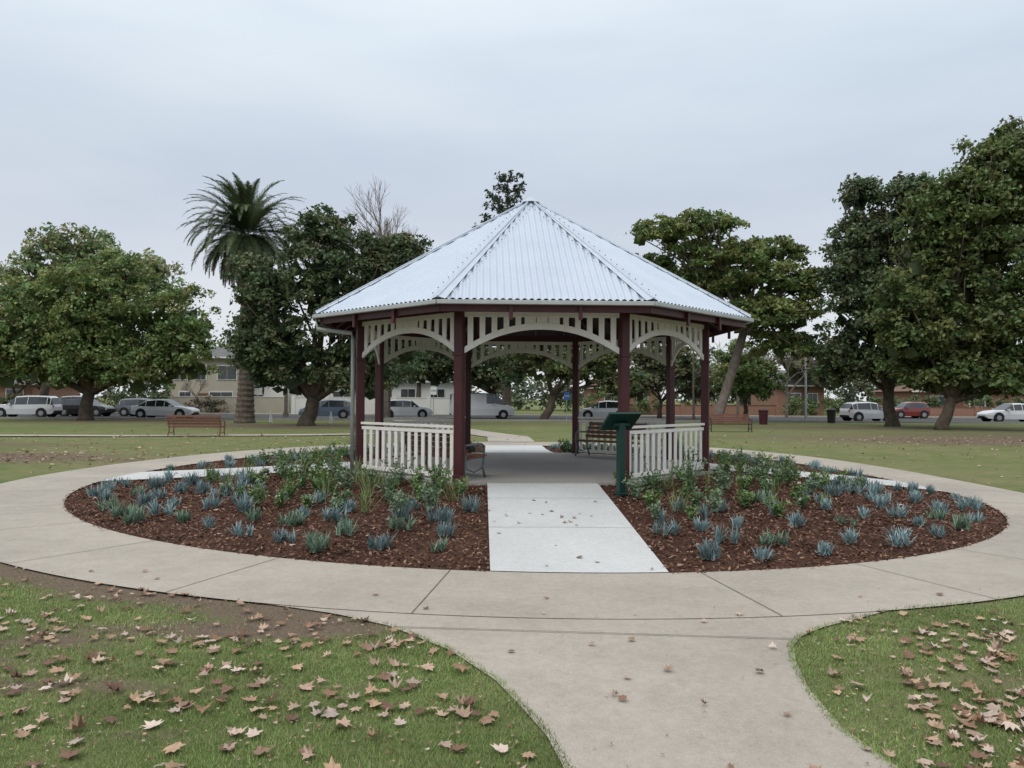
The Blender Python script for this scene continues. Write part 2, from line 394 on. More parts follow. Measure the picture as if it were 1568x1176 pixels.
for k in range(8):
    a=vtx(RE+.05,k,ZE+.03); ap=Vector((0,0,ZA+.03)); hd=Vector((a.x,a.y,0)).normalized(); sd=Vector((-hd.y,hd.x,0))
    for i in range(1,22):
        for s in(-1,1):
            p=a+(ap-a)*(i/23)+sd*s*.20-Vector((0,0,.038)); m.tube([p,p+Vector((0,0,.018))],[.014,.010],5,0)
    p=vtx(RE,k,ZE);q=vtx(RE,k+1,ZE); mid=(p+q)/2; up=Vector((0,0,ZA))-mid; ux=(q-p).normalized()
    for tt in(.03,.22,.42,.62,.8):
        L=(1-tt)*(q-p).length/2-.3; c=int(L/pitch/2)
        for i in range(-c,c+1):
            pp=mid+up*tt+ux*(i*2*pitch); m.tube([pp+Vector((0,0,.012)),pp+Vector((0,0,.026))],[.007,.006],4,0)
m.obj('roof_screws',[M_screw],gz)
m=MB()
for k in range(8):
    m.beam(vtx(RE+.07,k,ZE-.065),vtx(RE+.07,k+1,ZE-.065),.10,.075,0)
m.obj('gutter',[M_gut],gz,bevel=.01)
m=MB()
m.tube([vtx(RE+.02,6,ZE-.08),vtx(RE+.02,6,ZE-.32),vtx(RP+.2,6,2.98),vtx(RP+.16,6,2.85),vtx(RP+.16,6,.0)],[.045]*5,10)
m.obj('downpipe',[M_gut],gz,smooth=True)
fr=MB(); ra=MB()
for k in range(8):
    p=vtx(RP,k,0);q=vtx(RP,k+1,0); mid=(p+q)/2; ux=(q-p).normalized(); hl=(q-p).length/2-.09; nrm=Vector((mid.x,mid.y,0)).normalized()
    def arch(u): return 2.90-.46*abs(u/hl)**2.1
    N=28; th=.12
    for i in range(N):
        u0=-hl+2*hl*i/N; u1=-hl+2*hl*(i+1)/N
        vs=[]
        for off in(-.022,.022):
            for uu,zz in((u0,arch(u0)),(u1,arch(u1)),(u1,arch(u1)+th),(u0,arch(u0)+th)):
                v=mid+ux*uu+nrm*off; vs.append((v.x,v.y,zz))
        fr.add(vs,[(3,2,1,0),(4,5,6,7),(0,1,5,4),(2,3,7,6)])
    fr.beam(mid-ux*hl+Vector((0,0,3.175)),mid+ux*hl+Vector((0,0,3.175)),.05,.09)
    for i in range(-6,7):
        u=i*.225
        if abs(u)>hl-.05: continue
        wd=.105 if abs(i)>1 else .21
        z0=arch(u)+th*.5; z1=3.14
        v=mid+ux*u; fr.box((v.x,v.y,(z0+z1)/2),(wd,.026,z1-z0),math.atan2(ux.y,ux.x))
    if min(abs(mid.x),abs(mid.y))<.5: continue
    ang=math.atan2(ux.y,ux.x)
    for z,h_,w_ in((1.06,.05,.09),(.96,.07,.04),(.13,.08,.045)):
        ra.beam(mid-ux*hl+Vector((0,0,z)),mid+ux*hl+Vector((0,0,z)),w_,h_)
    n=14
    for i in range(n):
        v=mid+ux*(-hl+2*hl*(i+.5)/n); ra.box((v.x,v.y,.545),(.095,.024,.76),ang)
fr.obj('fretwork_valance',[M_cream],gz); ra.obj('balustrade',[M_cream],gz,bevel=.004)
# ---------------------------------------------------------------- benches
def bench(name,x,y,z,rot,L=1.8,frame=M_metal,parent=None):
    e=empty(name,(x,y,z)); e.rotation_euler[2]=rot
    m=MB()
    for i in range(5): m.beam((-L/2,-.26+i*.105,.44-.012*i),(L/2,-.26+i*.105,.44-.012*i),.085,.032)
    m.obj('seat',[M_wood],e,bevel=.006)
    m=MB()
    for i in range(4):
        m.beam((-L/2,.24+.05*i,.53+.11*i),(L/2,.24+.05*i,.53+.11*i),.03,.09)
    m.obj('backrest',[M_wood],e,bevel=.006)
    m=MB()
    for s in(-1,1):
        X=s*(L/2-.06)
        m.tube([(X,-.30,0),(X,-.24,.2),(X,-.27,.42),(X,-.28,.62),(X,-.2,.66),(X,.22,.64)],[.024]*6,6)
        m.tube([(X,.34,0),(X,.22,.22),(X,.22,.44),(X,.30,.66),(X,.42,.92)],[.026]*5,6)
        m.tube([(X,-.26,.41),(X,.0,.40),(X,.22,.37)],[.022]*3,6)
        m.tube([(X,-.24,.2),(X,0,.12),(X,.22,.2)],[.016]*3,6)
    m.obj('frame',[frame],e,smooth=True)
    if parent: e.parent=parent
    return e
bx=(302-784)/F*33
bench('park_bench',bx,33,hz(bx,33),R(180),2.3,M_wood)
bench('park_bench',(1118-784)/F*40,40,hz(11,40),0,2.2,M_black)
p=vtx(RP,7,0);q=vtx(RP,6,0); mid=(p+q)/2; n_=mid.normalized(); c=mid-n_*.55+(p-q).normalized()*.55
bench('park_bench',c.x,c.y,.045,math.atan2(n_.y,n_.x)-math.pi/2,1.8,M_metal,gz)
p=vtx(RP,2,0);q=vtx(RP,3,0); mid=(p+q)/2; n_=mid.normalized(); c=mid-n_*.55
bench('park_bench',c.x,c.y,.045,math.atan2(n_.y,n_.x)-math.pi/2,1.9,M_metal,gz)
# ---------------------------------------------------------------- interpretive sign
sx,sy=(951-784)/F*13.3,13.3; sz=hz(sx,sy)
e=empty('interpretive_sign',(sx,sy,sz)); e.rotation_euler[2]=R(-158)
m=MB(); m.box((0,0,.62),(.12,.12,1.26)); m.box((0,0,.03),(.2,.2,.05)); m.obj('post',[M_green],e,bevel=.01)
m=MB(); T=Matrix.Rotation(R(38),3,'X'); m.box((0,-.02,1.28),(.62,.48,.045),mat=T); m.box((0,0,1.2),(.3,.12,.06),mat=T)
m.obj('panel_frame',[M_green],e,bevel=.01)
m=MB(); nv=T@Vector((0,0,1)); m.box(tuple(Vector((0,-.02,1.28))+nv*.026),(.54,.40,.004),mat=T); m.obj('sign_face',[M_white],e)
# ---------------------------------------------------------------- leaf quads
def rand_unit(n):
    v=rng.normal(size=(n,3)); return v/np.linalg.norm(v,axis=1)[:,None]
def leafquads(C,Nn,size,aspect=.55):
    n=len(C); a=rand_unit(n); t1=np.cross(Nn,a); t1/=np.linalg.norm(t1,axis=1)[:,None]+1e-9
    t2=np.cross(Nn,t1); s=size[:,None]
    return np.stack([C-t1*s,C+t2*s*aspect,C+t1*s,C-t2*s*aspect],1)
def blob_leaves(cent,rad,n,leaf,col,flat=1.0):
    d=rand_unit(n); d[:,2]=np.where(d[:,2]<-.45,-d[:,2],d[:,2])
    rr_=rad*(rng.uniform(.35,1.2,n)); C=cent+d*rr_[:,None]*np.array([1,1,flat])
    Nn=d*.6+rand_unit(n)*.9+np.array([0,0,.4]); Nn/=np.linalg.norm(Nn,axis=1)[:,None]
    sz=leaf*rng.uniform(.55,1.3,n)
    V=leafquads(C,Nn,sz)
    tint=rng.uniform(.68,1.4); c=np.array(col)*tint*rng.uniform(.6,1.45,(n,1))
    c[:,0]*=rng.uniform(.85,1.25)*rng.uniform(.8,1.2,n)
    return V,c
def tree(name,bpx,bpy_,d,tr,lobes,col,leaf=.16,blobr=.62,dens=1.0,flat=.85,bark=M_bark,lean=None,dy=.85,per=66,core=.8):
    e=empty(name,(0,0,0)); base=W(bpx,bpy_,d); base.z=hz(base.x,base.y)-.1
    e.location=base
    Vs=[];Cs=[]; tm=MB(); LB=[]
    for (px,py,rx,rz) in lobes:
        c=W(px,py,d); c.y+=random.uniform(-1.2,1.2); LB.append((np.array(c),rx/F*d,rz/F*d))
    low=min(c[2]-rz for c,rx,rz in LB)
    cx=np.mean([c[0] for c,_,_ in LB]); top=Vector((base.x+(cx-base.x)*.25,base.y,max(low+.6,base.z+1.8)))
    if lean: top=W(lean[0],lean[1],d)
    midp=(base+top)/2+Vector((random.uniform(-.2,.2),0,0))
    tm.tube([base-base,Vector((0,0,.4)),midp-base,top-base],[tr*1.4,tr*1.05,tr*.9,tr*.8],9)
    for c,rx,rz in LB:
        cv=Vector(c); m1=top.lerp(cv,.45)+Vector((random.uniform(-.5,.5),random.uniform(-.5,.5),.3))
        tm.tube([top-base-Vector((0,0,.2)),m1-base,cv-base],[tr*.55,tr*.34,tr*.12],6)
        for _ in range(7):
            dd=Vector(rand_unit(1)[0]); dd.z=abs(dd.z)*.7
            tip=cv+Vector((dd.x*rx*.9,dd.y*rx*.9,dd.z*rz*.9)); tm.tube([m1-base,((m1+tip)/2+Vector((0,0,.2)))-base,tip-base],[tr*.2,tr*.12,.03],5)
    tm.obj('trunk_and_limbs',[bark],e,smooth=True)
    b=np.array(base)
    for c,rx,rz in LB:
        ry=rx*dy; nb=int(dens*1.05*(rx*rz*2+rx*ry)/(blobr**2)*.95)+4
        ph=rng.uniform(0,6.28,4)
        for i in range(nb):
            dd=rand_unit(1)[0]
            if dd[2]<-.6: dd[2]*=-1
            if dd[1]>.35 and random.random()<.5: dd[1]*=-1
            azz=math.atan2(dd[2],dd[0]); wob=1+.10*math.sin(3*azz+ph[0])+.07*math.sin(5*azz+ph[1]+2*dd[1])+.05*math.sin(9*azz+ph[2])
            f_=random.uniform(.62,1.06)*wob; br=blobr*random.uniform(.4,1.3)
            pos=c+dd*np.array([rx,ry,rz])*f_-dd*br*.3
            V,cc=blob_leaves(pos-b,br,max(12,int(per*(br/blobr)**1.6)),leaf,col,flat=flat); Vs.append(V);Cs.append(cc)
        ns_=int(rx*rz*10)+20; dd=rand_unit(ns_); dd[:,2]=np.abs(dd[:,2])*.9-.2; C=c-b+dd*np.array([rx,ry,rz])*rng.uniform(.98,1.14,(ns_,1))
        Vs.append(leafquads(C,rand_unit(ns_),rng.uniform(.5,1.1,ns_)*leaf,.45)); Cs.append(np.array(col)*rng.uniform(.8,1.5,(ns_,1)))
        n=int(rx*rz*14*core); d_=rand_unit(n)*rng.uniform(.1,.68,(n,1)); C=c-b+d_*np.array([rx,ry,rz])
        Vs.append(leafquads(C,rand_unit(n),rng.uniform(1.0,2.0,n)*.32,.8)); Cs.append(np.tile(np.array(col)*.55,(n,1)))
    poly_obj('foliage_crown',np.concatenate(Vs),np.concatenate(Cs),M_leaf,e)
    return e
G_mid=(.165,.225,.078); G_dark=(.090,.125,.058); G_mag=(.110,.150,.050)
tree('broadleaf_tree',60,640,66,.4,[(90,420,74,64),(30,490,70,80),(190,435,68,56),(140,392,54,34),(230,430,40,32)],(.21,.26,.12),.2,.75,.8,core=.5)
tree('round_crown_tree',132,643,54,.46,[(150,475,95,76),(60,505,88,78),(255,495,80,62),(165,422,70,38),(15,545,78,66),(150,545,108,58),(288,548,54,54),(90,560,92,50),(225,570,74,42)],G_mid,.155,.62,1.15)
tree('evergreen_tree',470,640,46,.46,[(500,430,92,74),(405,475,48,88),(425,510,66,98),(590,440,68,62),(560,520,92,78),(440,570,82,50),(500,366,56,38),(615,398,46,32),(560,580,76,44),(400,565,44,52),(625,520,40,62)],G_dark,.145,.55,1.15)
tree('umbrella_tree',1098,640,52,.34,[(1012,363,60,23),(1070,350,50,18),(1095,395,78,30),(1190,385,62,25),(1160,430,92,32),(1000,412,54,27),(1228,440,42,38),(1080,440,74,30),(1185,485,74,36),(1110,490,64,28),(1200,530,55,30),(970,440,35,32)],(.16,.21,.07),.145,.5,1.2,.6,lean=(1140,505),bark=M_barkg)
tree('magnolia_tree',1366,645,50,.40,[(1330,370,60,62),(1325,298,38,30),(1385,325,56,56),(1320,470,68,70),(1400,440,88,92),(1335,550,86,60),(1420,545,84,64),(1300,430,34,44),(1290,560,44,44)],G_dark,.155,.62,1.2,core=1.1)
tree('magnolia_tree',1442,648,44,.34,[(1450,400,74,88),(1430,325,50,44),(1525,275,58,66),(1500,350,88,95),(1580,320,90,115),(1490,480,98,94),(1590,480,115,115),(1540,570,108,52),(1430,560,68,58),(1570,225,58,42),(1385,500,55,84),(1480,585,84,34),(1470,300,45,38),(1590,590,60,36)],G_mag,.15,.58,1.2,core=1.1)
tree('park_tree',768,640,62,.32,[(745,575,60,34),(700,550,70,40),(790,560,55,38),(640,560,60,36),(670,575,50,26)],G_dark,.18,.75,1.0)
tree('park_tree',834,640,58,.32,[(840,560,55,45),(890,565,50,42),(930,555,45,48),(815,525,50,40),(950,590,40,28)],(.13,.165,.065),.17,.7,1.0)
tree('park_tree',1140,638,60,.18,[(1140,565,46,45),(1118,590,48,32),(1165,590,38,35)],(.15,.20,.065),.16,.6,.9)
tree('park_tree',1010,638,66,.2,[(1000,565,50,45),(970,595,40,28),(1045,570,45,42),(1075,600,40,25)],(.14,.16,.08),.18,.7,.85)
tree('street_tree',640,638,80,.25,[(650,500,60,70),(700,470,60,60),(600,520,50,50)],(.12,.145,.07),.24,.9,.9)
tree('street_tree',1230,636,82,.25,[(1260,570,45,50),(1215,555,40,40)],(.18,.19,.10),.22,.85,.75)
tree('street_tree',20,636,80,.25,[(10,560,50,48),(60,575,40,36)],(.14,.16,.085),.22,.85,.75)
Vs=[];Cs=[]
for i in range(420):
    x=random.uniform(-95,95); y=random.uniform(104,118); hgt=random.uniform(3,8.5)*(1 if abs(x)>12 else .9); br=random.uniform(1.2,2.4)
    V,c=blob_leaves(np.array([x,y,random.uniform(.5,hgt)]),br,90,.38,random.choice([(.11,.14,.075),(.14,.165,.085),(.10,.12,.075)])); Vs.append(V);Cs.append(c)
poly_obj('distant_trees',np.concatenate(Vs),np.concatenate(Cs),M_leaf)
def hedge(name,px0,px1,d,h,dep,col):
    x0=(px0-784)/F*d;x1=(px1-784)/F*d; Vs=[];Cs=[]; n=int((x1-x0)*h*3)+6
    for i in range(n):
        V,c=blob_leaves(np.array([random.uniform(x0,x1),d+random.uniform(-dep,dep),-.1+random.uniform(.1,h)]),random.uniform(.3,.6),60,.13,col); Vs.append(V);Cs.append(c)
    poly_obj(name,np.concatenate(Vs),np.concatenate(Cs),M_leaf)
hedge('garden_hedge',1205,1300,75.6,1.6,.5,(.11,.17,.055)); hedge('garden_hedge',1320,1568,77.2,1.9,.5,(.10,.14,.055))
hedge('garden_hedge',150,260,76,1.8,.6,(.10,.13,.055)); hedge('garden_hedge',860,1010,76.5,1.8,.8,(.11,.16,.055))
hedge('garden_hedge',0,60,76,1.5,.6,(.10,.13,.055)); hedge('garden_hedge',290,350,76,1.3,.5,(.16,.15,.10))
# ---------------------------------------------------------------- palm
def palm():
    d=50; base=W(375,646,d); base.z=hz(base.x,base.y)-.05; top=W(376,362,d)
    e=empty('date_palm',base); m=MB(); pts=[];rad=[]
    n=70
    for i in range(n+1):
        t_=i/n; p=base.lerp(top,t_)-base; p.x+=.12*math.sin(t_*3); pts.append(p)
        r_=.47+(.22*math.exp(-t_*9))+(.22*smooth((t_-.9)/.1))+(.03 if i%2 else -.02); rad.append(float(r_))
    m.tube(pts,rad,14); m.obj('trunk',[M_palmt],e,smooth=False)
    V=[];C=[]; tip=np.array(top-base)
    for k in range(150):
        az=rng.uniform(0,2*math.pi); el=R(rng.choice([rng.uniform(15,85),rng.uniform(-15,45),rng.uniform(-60,0)],p=[.38,.34,.28])); L=rng.uniform(3.7,4.5)*(1 if el>R(-10) else .9)
        p=tip+np.array([math.cos(az)*.35,math.sin(az)*.35,.1+.5*max(0,math.sin(el))]); seg=28; droop=rng.uniform(1.2,2.0)
        th=el; ds=L/seg; colr=np.array((.085,.115,.052))*rng.uniform(.7,1.3)
        if el<R(-28): colr=np.array((.16,.13,.08))*rng.uniform(.6,1.1)
        for s in range(seg):
            dirv=np.array([math.cos(az)*math.cos(th),math.sin(az)*math.cos(th),math.sin(th)])
            side=np.array([-math.sin(az),math.cos(az),0]); upv=np.cross(dirv,side); upv=upv if upv[2]>0 else -upv
            q=p+dirv*ds
            wv=side*.03; V.append([p-wv,q-wv,q+wv,p+wv]); C.append(colr*1.2)
            ll=.52*math.sin(math.pi*min(1,(s+3)/(seg+3))**.75)+.05
            for sg in(-1,1):
                for h_ in(0,.5):
                    o=p+dirv*ds*h_; tp=o+(side*sg*.6+dirv*.75+upv*rng.uniform(.0,.3)-np.array([0,0,.1]))*ll
                    V.append([o-dirv*.025,o+dirv*.06,tp+dirv*.012,tp-dirv*.02]); C.append(colr*rng.uniform(.7,1.4))
            p=q; th-=droop*ds/L*(.35+1.3*s/seg)
            th=max(th,R(-88))
    poly_obj('fronds',np.array(V),np.array(C),M_leaf,e)
palm()
# ---------------------------------------------------------------- norfolk pine
def pine():
    d=72; base=W(776,640,d); base.z=-.1; topz=W(776,272,d).z; e=empty('norfolk_pine',base); Ht=topz-base.z
    m=MB(); m.tube([(0,0,0),(0,0,Ht*.5),(0,0,Ht)],[.45,.28,.04],8)
    V=[];C=[]
    z=Ht-.3
    while z>4:
        f_=Ht-z; L=min(4.5,1.1+.32*f_); nbr=6
        a0=random.uniform(0,6)
        for k in range(nbr):
            az=a0+k*2*math.pi/nbr+random.uniform(-.2,.2); l=L*random.uniform(.6,1.15)
            dv=np.array([math.cos(az),math.sin(az),.30]); m.tube([(0,0,z),tuple(np.array([0,0,z])+dv*l)],[.06,.02],4)
            n=int(22*l)+8; tt=rng.uniform(.35,1.05,n); P=np.array([0,0,z])+dv*(l*tt)[:,None]+rng.normal(0,.13,(n,3))
            P[:,2]+=rng.uniform(0,.35,n)
            V.append(leafquads(P,rand_unit(n),rng.uniform(.12,.26,n),.5)); C.append(np.array((.055,.075,.05))*rng.uniform(.6,1.5,(n,1)))
        z-=random.uniform(.95,1.3)
    m.obj('trunk',[M_bark],e); poly_obj('needles',np.concatenate(V),np.concatenate(C),M_leaf,e)
pine()
def bare(name,px,py,d,scale,depthn=7,col=M_barkg,spread=.5):
    base=W(px,py,d); base.z=-.1; e=empty(name,base); m=MB()
    def br(p,dv,l,r_,n):
        q=p+dv*l; m.tube([p,(p+q)/2+Vector((random.uniform(-.05,.05)*l,0,0)),q],[r_,r_*.88,r_*.75],5 if n>3 else 3,cap=False)
        if n==0: return
        for k in range(3 if n<5 else 2 if random.random()<.6 else 3):
            nd=(dv+Vector((random.gauss(0,spread),random.gauss(0,spread),random.gauss(.12,.25)))).normalized()
            br(q,nd,l*random.uniform(.66,.86),r_*.62,n-1)
    br(Vector((0,0,0)),Vector((0.02,0,1)),scale,scale*.08,depthn)
    m.obj('branches',[col],e)
bare('bare_tree',592,640,60,4.3,7,spread=.32)
bare('bare_tree',1130,640,70,2.2,5); bare('bare_tree',305,640,75.8,1.1,6); bare('bare_tree',1205,640,70,2.0,6); bare('bare_tree',1010,640,70,1.6,6)
# ---------------------------------------------------------------- garden plants
def free_bed(x,y,pad=.25):
    for k in range(4):
        u,v=axis_uv(x,y,k)
        if v>0 and abs(u)<1.02+pad: return False
    return True
V=[];C=[];pts=[]
for _ in range(12000):
    r_=rng.uniform(6.3,9.1); a=rng.uniform(0,2*math.pi); x=GC[0]+r_*math.cos(a); y=GC[1]+r_*math.sin(a)
    if not free_bed(x,y,.3): continue
    if any((x-p[0])**2+(y-p[1])**2<.64**2 for p in pts): continue
    pts.append((x,y))
def blade(base,az,el,L,wd,droop,col,segs=3):
    p=np.array(base,float); side=np.array([-math.sin(az),math.cos(az),0]); th=el
    for s in range(segs):
        dv=np.array([math.cos(az)*math.cos(th),math.sin(az)*math.cos(th),math.sin(th)]); q=p+dv*L/segs
        w0=wd*(1-.15*s/segs if s<segs-1 else .9); w1=wd*(.95 if s<segs-1 else .3)
        V.append([p-side*w0/2,p+side*w0/2,q+side*w1/2,q-side*w1/2]); C.append(col)
        p=q; th-=droop
for (x,y) in pts:
    z=hz(x,y); sc=rng.uniform(.75,1.25); base=np.array((.235,.325,.33))*rng.uniform(.8,1.2)
    if rng.random()<.12: base=np.array((.19,.28,.20))
    heads=[(rng.normal(0,.07*sc),rng.normal(0,.06*sc)) for _ in range(rng.integers(3,6))]
    for (hx,hy) in heads:
        la=rng.uniform(0,6.28)
        for i in range(int(24*sc)):
            az=la+rng.normal(0,1.5); el=R(rng.uniform(40,88))
            blade((x+hx+rng.normal(0,.018),y+hy+rng.normal(0,.018),z),az,el,rng.uniform(.09,.24)*sc,.018,rng.uniform(-.08,.25),base*rng.uniform(.55,1.35))
poly_obj('blue_tufting_plants',np.array(V),np.array(C),M_bp)
V=[];C=[]; sp_=[]
for _ in range(12000):
    r_=rng.uniform(4.45,7.2); a=rng.uniform(0,2*math.pi); x=GC[0]+r_*math.cos(a); y=GC[1]+r_*math.sin(a)
    if r_>6.0 and rng.random()<.7: continue
    if not free_bed(x,y,.25): continue
    if any((x-p[0])**2+(y-p[1])**2<.42**2 for p in sp_): continue
    sp_.append((x,y))
    if len(sp_)>210: break
LV=[];LC=[]
for (x,y) in sp_:
    z=hz(x,y); r_=math.hypot(x-GC[0],y-GC[1]); hgt=rng.uniform(.22,.5)*(1.0 if r_<5.8 else .75); col=np.array([(.14,.215,.075),(.16,.235,.09),(.125,.195,.09),(.18,.245,.15)][rng.integers(4)])
    if r_<5.4 and rng.random()<.12: hgt*=1.5
    kind=rng.random()
    if kind<.25:
        for i in range(22):
            blade((x+rng.normal(0,.05),y+rng.normal(0,.05),z),rng.uniform(0,6.28),R(rng.uniform(50,88)),hgt*1.15,.012,.14,np.array((.18,.23,.09))*rng.uniform(.7,1.3))
        continue
    for s in range(rng.integers(10,19)):
        az=rng.uniform(0,2*math.pi); lean=rng.uniform(.05,.75); h_=hgt*rng.uniform(.5,1.15)
        tip=np.array([x+math.cos(az)*lean*h_,y+math.sin(az)*lean*h_,z+h_]); b=np.array([x,y,z])
        n=18; tt=rng.uniform(.2,1,n)[:,None]; P=b+(tip-b)*tt+rng.normal(0,.022,(n,3))
        LV.append(leafquads(P,rand_unit(n)+np.array([0,0,.6]),rng.uniform(.025,.048,n),.42)); LC.append(col*rng.uniform(.65,1.4,(n,1)))
        sd=np.array([.004,0,0]); V.append([b-sd,b+sd,tip+sd,tip-sd]); C.append(col*.6)
        if rng.random()<.03:
            LV.append(leafquads(tip[None,:]+rng.normal(0,.015,(6,3)),rand_unit(6),np.full(6,.018),.8)); LC.append(np.tile(np.array((.7,.7,.62)),(6,1)))
LV.append(np.array(V)); LC.append(np.array(C))
poly_obj('green_garden_shrubs',np.concatenate(LV),np.concatenate(LC),M_bp)
n=80000; r_=np.sqrt(rng.uniform(4.3**2,(RB+.04)**2,n)); a=rng.uniform(0,2*math.pi,n); x=GC[0]+r_*np.cos(a); y=GC[1]+r_*np.sin(a)
keep=np.ones(n,bool)
for k in range(4):
    u_,v_=axis_uv(x,y,k); keep&=~((v_>0)&(np.abs(u_)<1.0+rng.uniform(0,.05,n)))
keep&=(y<19)|(rng.random(n)<.4)
x=x[keep];y=y[keep];n=len(x)
P=np.stack([x,y,H(x,y)+rng.uniform(.0,.034,n)],1); Nn=rand_unit(n)*.6+np.array([0,0,1.0]); Nn/=np.linalg.norm(Nn,axis=1)[:,None]
pal=np.array([(.175,.092,.062),(.125,.063,.044),(.068,.035,.026),(.27,.17,.12),(.155,.076,.05)])
poly_obj('bark_mulch_chips',leafquads(P,Nn,rng.uniform(.014,.042,n),.4),pal[rng.integers(0,5,n)]*rng.uniform(.6,1.25,(n,1)),M_chip)
# ---------------------------------------------------------------- grass blades
n=520000; y=3.3+(rng.random(n)**1.35)*8.5; x=rng.uniform(-1,1,n)*(.72*y+.5)+.3
k=~on_hard(x,y,-.045+rng.normal(0,.012,n)); dd=dirt(x,y); nzv=np.sin(x*3.1+1.3*np.sin(y*2.3))*np.sin(y*3.7+x)*.35
k&=rng.random(n)>np.clip(dd*1.3+nzv*(dd+.3),0,.95); x=x[k];y=y[k];n=len(x)
h_=rng.uniform(.010,.033,n)*(1+.3*np.sin(x*2.1)*np.sin(y*2.7)); az=rng.uniform(0,2*math.pi,n); ln=rng.uniform(.1,1.3,n)*h_
z=H(x,y)-.002+np.where(on_hard(x,y,0),.014,0); wd=rng.uniform(.0015,.0035,n)*(y/5); s=np.stack([-np.sin(az)*wd,np.cos(az)*wd,np.zeros(n)],1)
B=np.stack([x,y,z],1); T_=B+np.stack([np.cos(az)*ln,np.sin(az)*ln,h_],1)
gp=np.array([(.20,.285,.085),(.25,.33,.11),(.15,.225,.065),(.31,.35,.15),(.38,.33,.20)])
gi=rng.choice(5,n,p=[.32,.27,.18,.13,.10]); patch=(1+.2*np.sin(x*1.7+y)*np.sin(y*1.9-.6*x)+.12*np.sin(x*5.3-y*2.2)*np.sin(y*6.1))
poly_obj('grass_blades',np.stack([B-s,B+s,T_],1),gp[gi]*rng.uniform(.7,1.25,(n,1))*patch[:,None],M_grassb)
# ---------------------------------------------------------------- fallen leaves
ang=np.radians([-90,-66,-38,-16,6,26,44,66,90,114,136,154,174,196,218,246]); rad=np.array([.42,.42,.78,.55,.92,.60,.86,.60,1.0,.60,.86,.60,.92,.55,.78,.42])
ol=np.stack([np.cos(ang)*rad,np.sin(ang)*rad],1)
def leaves(name,pos,size,seed_cols):
    V=[];C=[]
    for (x,y,zo),s in zip(pos,size):
        yaw=rng.uniform(0,6.28); c,s_=math.cos(yaw),math.sin(yaw); o=ol*s*rng.uniform(.88,1.1,(16,1)); o=o*np.array([rng.uniform(.7,1.1),1])
        cu=rng.uniform(-.3,.75); cv=rng.uniform(-.25,.6)
        if rng.random()<.22: cu*=2.5; cv*=2
        zz=(o[:,0]**2*cu+o[:,1]**2*cv)/s+rng.normal(0,.045*s,16)
        tx,ty=rng.normal(0,.1,2); zz=zz+o[:,0]*tx+o[:,1]*ty
        P=np.stack([x+o[:,0]*c-o[:,1]*s_,y+o[:,0]*s_+o[:,1]*c,zz],1); zb=hz(x,y)+zo
        P[:,2]+=zb-min(0,zz.min())+.002; ctr=np.array([x,y,zb-min(0,zz.min())+.003])
        col=seed_cols[rng.integers(len(seed_cols))]*rng.uniform(.7,1.2)
        for i in range(16):
            V.append([ctr,P[i],P[(i+1)%16]]); C.append(col*rng.uniform(.86,1.1))
        st=P[0]; dv=(P[0]-ctr); sd=np.array([-dv[1],dv[0],0]); sd/=np.linalg.norm(sd)+1e-9; sd*=.0022
        V.append([st-sd,st+sd,st+dv*1.1]); C.append(col*.7)
    poly_obj(name,np.array(V),np.array(C),M_dry)
lc=[np.array(c) for c in((.44,.31,.23),(.52,.39,.31),(.28,.17,.11),(.38,.25,.17),(.56,.45,.38),(.20,.12,.085),(.44,.30,.20))]
pos=[];size=[]
def scatter(n,fx,smin,smax,zo=.016,hard=False):
    c=0
    while c<n:
        x,y=fx()
        if (not hard) and bool(on_hard(np.array([x]),np.array([y]),-.05)[0]): continue
        pos.append((x,y,zo)); size.append(rng.uniform(smin,smax)); c+=1
def pxreg(x0,x1,y0,y1):
    def f_():
        px=rng.uniform(x0,x1);py=y0+(y1-y0)*rng.random(); d=1.98*F/(py-610-(px-784)*.005); return (px-784)/F*d,d
    return f_
scatter(95,pxreg(-60,850,1060,1250),.045,.085)
scatter(120,pxreg(-60,760,980,1100),.04,.082)
scatter(150,pxreg(-40,640,900,1000),.03,.07)
scatter(95,pxreg(1380,1640,960,1110),.045,.08)
scatter(65,pxreg(1270,1640,950,1200),.04,.078)
scatter(55,pxreg(1420,1640,1090,1230),.045,.08)
scatter(65,pxreg(1280,1640,930,1000),.03,.065)
scatter(34,pxreg(0,1568,880,1000),.025,.055,.022,True); scatter(9,pxreg(860,1300,980,1180),.03,.055,.022,True)
scatter(500,pxreg(-60,800,900,1230),.008,.02)
scatter(260,pxreg(1240,1640,930,1230),.008,.02); scatter(120,pxreg(0,1568,880,1180),.006,.014,.022,True)
def bedf():
    a=rng.uniform(math.pi,2*math.pi); r_=rng.uniform(5.5,9.6); return GC[0]+r_*math.cos(a),GC[1]+r_*math.sin(a)
scatter(270,bedf,.025,.06,.03,True)
def patchf(cx,cy,sx,sy):
    return lambda:(rng.normal(cx,sx),rng.normal(cy,sy))
scatter(480,patchf(22,31,7,2.0),.05,.09); scatter(340,patchf(-15,22.5,3,1.4),.05,.09); scatter(480,patchf(-10,28,8,5),.05,.09); scatter(340,patchf(14,27,8,5),.04,.08)
leaves('fallen_leaves',pos,size,lc)
